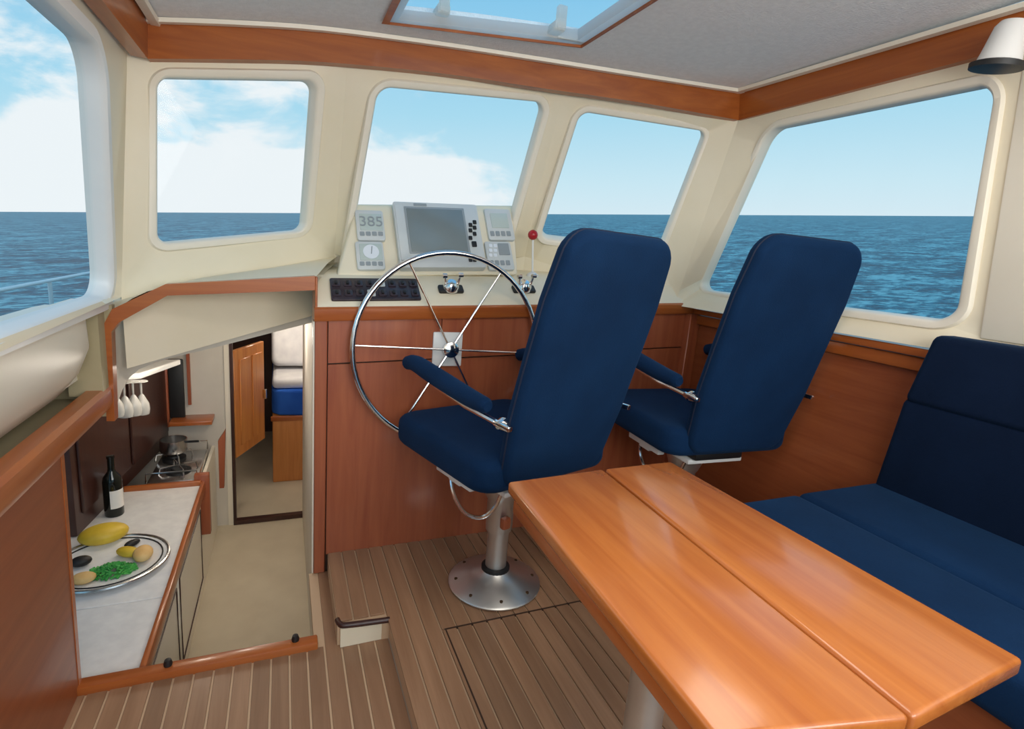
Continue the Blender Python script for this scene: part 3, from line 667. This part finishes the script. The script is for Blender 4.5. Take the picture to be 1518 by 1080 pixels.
# ------------------------------------------------------------------ helm console
def ctop(x): return 1.145+(x-.2)*.05          # console top follows the cabin's sheer
XC0, XC1 = .122, 2.10
hc_ = thing('helm_console', 'varnished wooden helm console with cream dash under the windscreen', 'console', (1.1, 2.4, 0))
box('kick_panel', .12, XC1, YC+.016, YC+.03, -.1, 1.1, 'dark', hc_)
cuts = [(.172, .66), (.664, 1.36), (1.364, 2.07)]
hexa('panel', [V(.172, YC, .0), V(2.07, YC, .0), V(2.07, YC+.014, .0), V(.172, YC+.014, .0)], [V(.172, YC, .895), V(2.07, YC, .985), V(2.07, YC+.014, .985), V(.172, YC+.014, .895)], 'panel', hc_)
for a, b_ in cuts:
    za, zb = .902+(a-.172)*.0474, .902+(b_-.172)*.0474
    hexa('drawer_front', [V(a, YC, za), V(b_, YC, zb), V(b_, YC+.014, zb), V(a, YC+.014, za)], [V(a, YC, ctop(a)-.055), V(b_, YC, ctop(b_)-.055), V(b_, YC+.014, ctop(b_)-.055), V(a, YC+.014, ctop(a)-.055)], 'panel', hc_)
hexa('post', [V(.118, YC-.004, -.09), V(.168, YC-.004, -.09), V(.168, YC+.06, -.09), V(.118, YC+.06, -.09)], [V(.118, YC-.004, 1.09), V(.168, YC-.004, 1.09), V(.168, YC+.06, 1.09), V(.118, YC+.06, 1.09)], 'panel', hc_, .004, 1)
sec = []
for x in (.115, .6, 1.2, 1.7, 2.10):
    z = ctop(x); sec.append([V(x, YC-.016, z-.058), V(x, YC-.020, z-.05), V(x, YC-.020, z-.008), V(x, YC-.012, z), V(x, YC+.03, z), V(x, YC+.03, z-.058)])
loft('nosing', sec, 'trim', hc_)
# sloping dash and flat dash behind
sec = []
for x in (.125, .6, 1.2, 1.7, 2.10):
    z = ctop(x); e = 0 if x < 1.5 else (.12 if x < 2 else .35)
    sec.append([V(x, YC+.0, z-.005), V(x, YC+.005, z+.004), V(x, 2.50-e*.3, z+.118), V(x, 2.82-e*.9, z+.14), V(x, 2.82-e*.9, z+.09), V(x, YC+.03, z-.04)])
loft('dash', sec, 'cream', hc_)
box('dash_side', .118, .128, YC+.0, 2.55, 1.05, 1.265, 'trim_y', hc_, .003, 1)
# dash local frame on the sloping face: u along x, v up the slope
def dashp(x, v, h=0):
    z0 = ctop(x); a, c = V(x, YC+.005, z0+.004), V(x, 2.50, z0+.118)
    d = (c-a).normalized(); nn = V(0, -d.z, d.y); return a+d*v+nn*h
def dframe(x, v, h=0):
    o = dashp(x, v, h); ux = (dashp(x+.1, v)-dashp(x, v)).normalized(); uy = (dashp(x, v+.05)-dashp(x, v)).normalized(); uz = ux.cross(uy)
    return Matrix.Translation(o) @ Matrix((ux, uy, uz)).transposed().to_4x4()
def slab(name, w_, h_, t, mtx, m, parent, r=.008): return pillow(name, rrect(w_, h_, min(r, w_*.45, h_*.45), 3), t, m, parent, mtx, min(t*.35, .004, r*.5), 2)
s0 = on(490, 430, 1, 2.40).x; s1 = on(622, 430, 1, 2.40).x
sw = thing('switch_panel', 'dark brown electrical switch panel on the left of the cream dash', 'switch panel', dashp((s0+s1)/2, .1))
slab('plate', s1-s0, .145, .012, dframe((s0+s1)/2, .098, .006), 'brown', sw)
for i in range(8):
    xx = s0+(s1-s0)*(i+.5)/8
    for v in (.065, .13):
        bz = lathe('dial', [(0, 0), (.017, 0), (.017, .006), (.013, .009), (0, .009)], (0, 0, 0), 'brown', sw, 14, dframe(xx, v, .012)) if False else slab('bezel', .034, .042, .006, dframe(xx, v, .014), 'grey' if (i*3+int(v*100)) % 5 == 0 else 'brown', sw, .006)
        slab('switch', .012, .022, .010, dframe(xx, v, .020), 'black', bz, .003)
# throttle levers
def lever(name, px_, py_, label):
    xx = on(px_, py_, 1, 2.42).x; t = thing(name, label, 'lever', dashp(xx, .1))
    slab('base_plate', .12, .05, .014, dframe(xx, .10, .007), 'black', t)
    lathe('dome', [(0, .04), (.02, .037), (.036, .02), (.04, 0), (0, 0)][::-1], (0, 0, 0), 'chrome', t, 18, dframe(xx, .105, .01))
    p = dframe(xx, .105, .045); 
    tube('arm', [p @ V(-.035, 0, -.01), p @ V(-.04, .005, .03)], .007, 'chrome', t, 8); tube('arm', [p @ V(.03, 0, -.01), p @ V(.034, .005, .035)], .007, 'chrome', t, 8)
    tube('grip', [p @ V(-.05, .005, .032), p @ V(-.03, .005, .032)], .011, 'chrome', t, 8); tube('grip', [p @ V(.024, .005, .037), p @ V(.046, .005, .037)], .011, 'chrome', t, 8)
lever('engine_lever', 668, 424, 'chrome engine control lever at the middle of the cream dash')
lever('thruster_lever', 775, 434, 'small chrome control lever on the dash left of the chair back')
# instrument pod
P = [on(499, 409, 1, 2.53), on(768, 407, 1, 2.50), on(761, 304, 1, 2.70), on(529, 302, 1, 2.72)]
pod = thing('instrument_pod', 'cream instrument pod standing on the dash before the middle windscreen', 'instrument panel', (P[0]+P[1])/2)
bk = V(0, .12, -.02)
hexa('housing', P, [p+bk for p in P], 'cream', pod, .012, 3)
pux = (P[1]-P[0]).normalized(); pn = nrm_of(P); pn = pn if pn.y < 0 else -pn
def podm(x, y, h=0):
    # sight line onto the pod's face
    v = ray(x, y); t = (P[0]-CAM).dot(pn)/v.dot(pn); o = CAM+v*t+pn*h
    uy = pn.cross(pux).normalized(); return Matrix.Translation(o) @ Matrix((pux, uy, pn)).transposed().to_4x4()
def pdist(a, c): return (podm(*a).translation-podm(*c).translation).length
def unit(name, label, cat, x0, x1, y0, y1, t=.022, m='grey', h=0):
    cx_, cy_ = (x0+x1)/2, (y0+y1)/2; o = thing(name, label, cat, podm(cx_, cy_).translation)
    slab('case', pdist((x0, cy_), (x1, cy_)), pdist((cx_, y0), (cx_, y1)), t, podm(cx_, cy_, h+t/2), m, o, .012); return o
def face(name, x0, x1, y0, y1, h, m, parent, t=.004, r=.004):
    cx_, cy_ = (x0+x1)/2, (y0+y1)/2; return slab(name, pdist((x0, cy_), (x1, cy_)), pdist((cx_, y0), (cx_, y1)), t, podm(cx_, cy_, h), m, parent, r)
u = unit('speed_display', 'grey square display with three black digits at the top left of the pod', 'display', 528, 569, 315, 359)
face('lcd', 533, 566, 321, 345, .023, 'lcd', u)
for i in range(4): face('key', 533+i*9, 540+i*9, 347, 353, .023, 'button', u)
fc = bpy.data.curves.new('digits', 'FONT'); fc.body = '385'; fc.size = .075; fc.align_x = 'CENTER'; fc.align_y = 'CENTER'; fc.extrude = .001
fo = bpy.data.objects.new('digits_tmp', fc); dg = bpy.context.evaluated_depsgraph_get(); COL.objects.link(fo)
me = bpy.data.meshes.new_from_object(fo.evaluated_get(bpy.context.evaluated_depsgraph_get())); bpy.data.objects.remove(fo)
me.transform(podm(549.5, 333, .0265)); link('digits', me, 'button', u)
u = unit('wind_display', 'grey square display with a round white dial at the lower left of the pod', 'display', 528, 569, 361, 402)
face('lcd', 533, 566, 365, 389, .023, 'lcd', u)
lathe('dial', [(0, 0), (.036, 0), (.036, .003), (0, .004)], (0, 0, 0), 'dial', u, 24, podm(549.5, 377, .025)); 
pm = podm(549.5, 377, .03); tube('needle', [pm @ V(0, -.012, 0), pm @ V(.006, .026, 0)], .0022, 'button', u, 6)
for i in range(4): face('key', 533+i*9, 540+i*9, 391, 397, .023, 'button', u)
u = unit('chart_plotter', 'large grey chart plotter with a dark screen and black keys in the pod', 'chart plotter', 588, 712, 308, 401, .045)
face('screen_bezel', 602, 690, 315, 382, .046, 'button', u, .003); face('screen', 605, 687, 318, 380, .048, 'screen', u, .003)
face('brand_plate', 611, 630, 309.5, 313, .046, 'button', u, .003, .002)
face('visor', 588, 600, 312, 392, .046, 'grey', u, .008)
for a, b_ in ((694, 341), (700, 337), (694, 349), (700, 345), (700, 354), (694, 360), (694, 392), (700, 392)): face('key', a-2.6, a+2.6, b_-2.8, b_+2.8, .049, 'black', u, .006, .004)
face('key', 696, 703, 365, 373, .049, 'black', u, .006, .004)
u = unit('depth_display', 'grey square display with blank lcd at the top right of the pod', 'display', 720, 758, 313, 358)
face('lcd', 726, 751, 320, 341, .023, 'lcd', u)
for i in range(4): face('key', 725+i*8, 731+i*8, 346, 353, .023, 'button', u)
u = unit('autopilot_keypad', 'grey autopilot keypad at the lower right of the pod', 'keypad', 720, 758, 361, 402)
face('lcd', 737, 753, 364, 381, .023, 'button', u)
for i in range(2):
    for j in range(3): face('key', 723+i*7, 728+i*7, 365+j*7, 370+j*7, .023, 'dial', u)
for i in range(4): face('key', 724+i*8, 730+i*8, 389, 396, .023, 'button', u)
# red-knobbed lever right of the pod
q = on(790, 402, 1, 2.56); q2 = on(790, 348, 1, 2.56)
rlv = thing('red_lever', 'thin white lever with a red ball knob right of the instrument pod', 'lever', q)
tube('stalk', [q-V(0, 0, .03), q2], .005, 'white', rlv, 8)
lathe('knob', [(math.sin(R(t))*.026, -.026*math.cos(R(t))) for t in range(0, 181, 15)], q2, 'red', rlv, 18)
lathe('boot', [(0, -.04), (.035, -.04), (.03, -.015), (.008, 0), (0, .0)], q, 'white', rlv, 16)

# ------------------------------------------------------------------ steering wheel
wc = on(668, 518, 1, 2.285); tilt = R(3)
wh = thing('steering_wheel', 'large chrome steering wheel with thin spokes on the helm console', 'steering wheel', wc)
wx, wy = V(1, 0, 0), V(0, math.sin(tilt), math.cos(tilt)); wn = wx.cross(wy)
tube('rim', arcpts(wc, .432, 0, 2*math.pi, 64, wx, wy)[:-1], .0125, 'chrome', wh, 10, True)
for a in (58, 118, 178, 238, 298, 358):
    d = wx*math.cos(R(a))+wy*math.sin(R(a)); tube('spoke', [wc+d*.03+wn*-.0, wc+d*.42], .005, 'chrome', wh, 8)
ax = (V(0, 1, 0)); 
hm = Matrix((wx, wy, wn)).transposed().to_4x4()
lathe('hub', [(0, -.03), (.03, -.028), (.036, -.01), (.036, .012), (.02, .02), (0, .022)], wc, 'chrome', wh, 20, hm)
tube('shaft', [wc, V(wc.x, YC-.003, wc.z-.0)], .02, 'steel', wh, 12)
box('mounting_plate', wc.x-.075, wc.x+.065, YC-.016, YC-.002, wc.z-.085, wc.z+.075, 'white', wh, .006)

# ------------------------------------------------------------------ helm chairs
def make_chair(label):
    t = thing('helm_chair', label, 'chair', (0, 0, 0), 'helm chairs')
    lathe('base', [(0, 0), (.200, 0), (.202, .006), (.195, .012), (.11, .040), (.066, .062), (.055, .075), (0, .075)], (0, 0, .006), 'alu', t, 40)
    for a in range(8):
        q = V(.17*math.cos(a*math.pi/4+.3), .17*math.sin(a*math.pi/4+.3), .022)
        lathe('bolt', [(0, 0), (.007, 0), (.007, .008), (0, .009)], q, 'nut', t, 8)
    lathe('collar', [(0, .07), (.062, .07), (.062, .085), (.05, .09), (0, .09)], (0, 0, 0), 'black', t, 24)
    lathe('column', [(0, .075), (.046, .075), (.046, .36), (.0, .36)], (0, 0, 0), 'alu', t, 24)
    lathe('sleeve', [(0, .26), (.056, .26), (.058, .28), (.058, .40), (.070, .42), (.088, .47), (.088, .52), (0, .52)], (0, 0, 0), 'alu', t, 24)
    box('lock_knob', -.045, -.005, -.085, -.055, .30, .35, 'panel', t, .008)
    bm = bmesh.new(); addbox(bm, -.15, .15, -.20, .24, .52, .542, .006); addbox(bm, -.27, -.235, -.14, .10, .548, .588, .005); addbox(bm, .235, .27, -.14, .10, .548, .588, .005); addbox(bm, -.255, .255, -.05, .03, .53, .55, .005)
    frombm('slide_mount', bm, 'white', t)
    box('swivel_block', -.13, .13, -.22, .16, .542, .588, 'black', t, .01)
    tube('height_lever', smooth_path([(-.17, .14, .545), (-.20, .08, .46), (-.18, .02, .38), (-.13, -.03, .36), (-.09, -.07, .41), (-.07, -.10, .52)], 5), .0085, 'chrome', t, 8)
    sm = Matrix.Translation(V(0, .045, .655))
    sc = pillow('seat_cushion', rrect(.66, .67, .085), .125, 'blue', t, sm, .04, 5, .004)
    for y in (-.06, .08, .21): tube('stitch_line', [(-.325, y, .686), (-.31, y, .708), (-.18, y, .718), (.18, y, .718), (.31, y, .708), (.325, y, .686)], .003, 'piping', sc, 6)
    rec = R(14.5); TH = .075
    bmx = Matrix.Translation(V(0, -.302+TH/2, .612)) @ Matrix.Rotation(rec, 4, 'X') @ Matrix.Rotation(R(90), 4, 'X')
    ol_ = []
    Wb, Wm, Wt, Hh = .245, .272, .250, .925
    def cor(cx_, cy_, r, a0): return [(cx_+r*math.cos(R(a0+i*15)), cy_+r*math.sin(R(a0+i*15))) for i in range(7)]
    ol_ += cor(Wt-.085, Hh-.085, .085, 0)+cor(-Wt+.085, Hh-.085, .085, 90)
    ol_ += [(-Wm+.004, .70), (-Wm, .46), (-Wm+.002, .28)]+cor(-Wb+.07, .07, .07, 180)+cor(Wb-.07, .07, .07, 270)+[(Wm-.002, .28), (Wm, .46), (Wm-.004, .70)]
    bc = pillow('backrest', ol_, TH, 'blue', t, bmx, .030, 5, .004)
    tube('piping', [bmx @ Vector((x*.998, .46+(y-.46)*.998, 0)) for x, y in ol_], .004, 'piping', bc, 6, True)
    for s in (-1, 1):
        x = s*.300
        pa = smooth_path([(x, -.25, .912), (x, -.13, .916), (x, .11, .940), (x, .25, .955), (x, .315, .943)], 5)
        n = len(pa); rr = [.026+.010*math.sin(math.pi*min(i/(n-1), .9)) for i in range(n)]; rr[0] = .018; rr[-1] = .018
        ar = tube('armrest', pa, rr, 'blue', t, 14)
        tube('arm_bracket', [(x, -.31, .872), (x, -.12, .878), (x, .08, .902)], .010, 'chrome', ar, 8)
        lathe('pivot', [(0, 0), (.022, 0), (.024, .012), (.014, .03), (0, .032)], (0, 0, 0), 'chrome', t, 16, Matrix.Translation(V(s*.272, -.31, .866)) @ Matrix.Rotation(R(90*s), 4, 'Y'))
        box('pivot_lever', x-.010, x+.010, -.375, -.29, .860, .880, 'chrome', t, .006)
    return t
def copy_tree(o, parent=None):
    c = o.copy(); COL.objects.link(c)
    if parent is not None: c.parent = parent
    for ch in list(o.children): copy_tree(ch, c)
    return c
ch1 = make_chair('navy helm chair behind the steering wheel, on a round aluminium pedestal')
ch2 = copy_tree(ch1); ch2['label'] = 'navy helm chair beside the right window, pedestal hidden by the table'
ch1.location = (.845, 1.912, .004); ch1.rotation_euler.z = R(16.2)
ch2.location = (1.79, 1.885, .004); ch2.rotation_euler.z = R(-3)
for c in ch2.children:                                   # this chair is set a little higher on its column
    if c.name.split('.')[0] not in ('base', 'bolt', 'collar', 'column'): c.location.z += .055

# ------------------------------------------------------------------ table
ZT = .86
def tt(x, y): return on(x, y, 2, ZT)
tb = thing('dinette_table', 'long varnished wooden table with two leaves on a metal leg', 'table', (.80, .84, 0))
lfA = [tt(753, 713), tt(893, 694), tt(1352, 1062), tt(1062, 1092)]; lfB = [tt(897, 693.5), tt(994, 683), tt(1519, 976), tt(1356, 1062)]
for lf in (lfA, lfB):
    # leaf with eased corners
    o = hexa('leaf', [p-V(0, 0, .032) for p in lf], lf, 'table', tb, .008, 3)
un = [lfA[0].lerp(lfA[2], .03), lfB[1].lerp(lfB[3], .03), lfB[2].lerp(lfA[0], .03), lfA[3].lerp(lfB[1], .03)]
hexa('underframe', [p-V(0, 0, .075) for p in un], [p-V(0, 0, .033) for p in un], 'trim_y', tb, .006)
lc = V(.80, .845, 0)
lathe('leg', [(0, .03), (.045, .03), (.045, ZT-.10), (.0, ZT-.10)], lc, 'alu', tb, 24)
lathe('foot', [(0, 0), (.15, 0), (.15, .01), (.06, .04), (0, .04)], lc+V(0, 0, .005), 'alu', tb, 28)
box('mount_plate', lc.x-.10, lc.x+.10, lc.y-.10, lc.y+.10, ZT-.10, ZT-.075, 'alu', tb, .005)

# ------------------------------------------------------------------ settee
ZE = .69; YE = 1.18
se = thing('settee', 'navy upholstered settee along the right wall behind the table', 'settee', (1.75, .3, 0))
box('base', 1.38, 2.10, YB, YE-.02, .0, ZE-.13, 'panel_y', se, .006)
box('front_cushion', 1.33, 1.645, YB, YE, ZE-.125, ZE, 'blue', se, .03, 4)
box('seat_cushion', 1.645, 2.10, YB, YE, ZE-.125, ZE+.003, 'blue', se, .03, 4)
def bsec(y, z0, z1, x0, x1, t):
    return [V(x0, y, z0), V(x1, y, z1), V(x1+t, y, z1), V(x0+t, y, z0)]
def backc(name, z0, z1, x0, x1, t, ya, yb):
    bm = bmesh.new(); a = [bm.verts.new(p) for p in bsec(YB, z0, z1, x0, x1, t)]; b_ = [bm.verts.new(p) for p in bsec(ya, z0, z1, x0, x1, t)]
    b_[1].co.y = yb; b_[2].co.y = yb
    bm.faces.new(a); bm.faces.new(b_[::-1])
    for i in range(4): bm.faces.new((a[i], b_[i], b_[(i+1) % 4], a[(i+1) % 4]))
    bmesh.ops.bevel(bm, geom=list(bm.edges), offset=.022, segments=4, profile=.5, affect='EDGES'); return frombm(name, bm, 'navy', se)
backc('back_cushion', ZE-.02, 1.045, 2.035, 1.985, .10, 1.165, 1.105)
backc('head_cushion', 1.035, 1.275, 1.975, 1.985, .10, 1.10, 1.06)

# ------------------------------------------------------------------ starboard wood wall, ledge
wr = thing('wall_right_lower', None, None, (2.13, .8, 0), kind='structure')
hexa('panel', [V(2.13, YB, 0), V(2.13, 2.36, 0), V(2.13, 2.36, 1.16), V(2.13, YB, 1.16)], [V(2.16, YB, 0), V(2.16, 2.36, 0), V(2.16, 2.36, 1.16), V(2.16, YB, 1.16)], 'panel_y', wr)
zr = on(1258, 497, 0, 2.10).z
box('ledge', 2.085, 2.16, YB, 2.34, zr-.03, zr, 'trim_y', wr, .006)
box('ledge_moulding', 2.105, 2.16, YB, 2.34, zr-.085, zr-.034, 'trim_y', wr, .008)
box('corner_stile', 2.06, 2.13, 2.29, 2.345, 0, zr-.03, 'panel', wr, .004, 1)

# ------------------------------------------------------------------ reading lamp on the right beam
a = on(1500, 40, 0, 1.93); c = on(1478, 97, 0, 1.93)
lp_ = thing('spot_lamp', 'white spot lamp with black rim under the right wooden beam', 'lamp', c)
d = (a-c).normalized(); mtl = V(0, 0, 1).rotation_difference(d).to_matrix().to_4x4(); ln = (a-c).length
lathe('lamp_shade', [(0, ln+.02), (.03, ln+.015), (.04, ln), (.05, .03), (.056, .0), (.05, .0), (.044, .03), (0, .04)][::-1], c, 'white', lp_, 28, mtl)
lathe('rim', [(.050, -.012), (.066, -.010), (.068, .004), (.058, .008), (.05, .006)], c, 'black', lp_, 28, mtl)
lathe('lens', [(0, .004), (.05, .004), (.05, .010), (0, .010)], c, 'clear', lp_, 24, mtl)
tube('bracket', [a, a+V(.06, 0, .02), a+V(.09, 0, .02)], .012, 'white', lp_, 10)
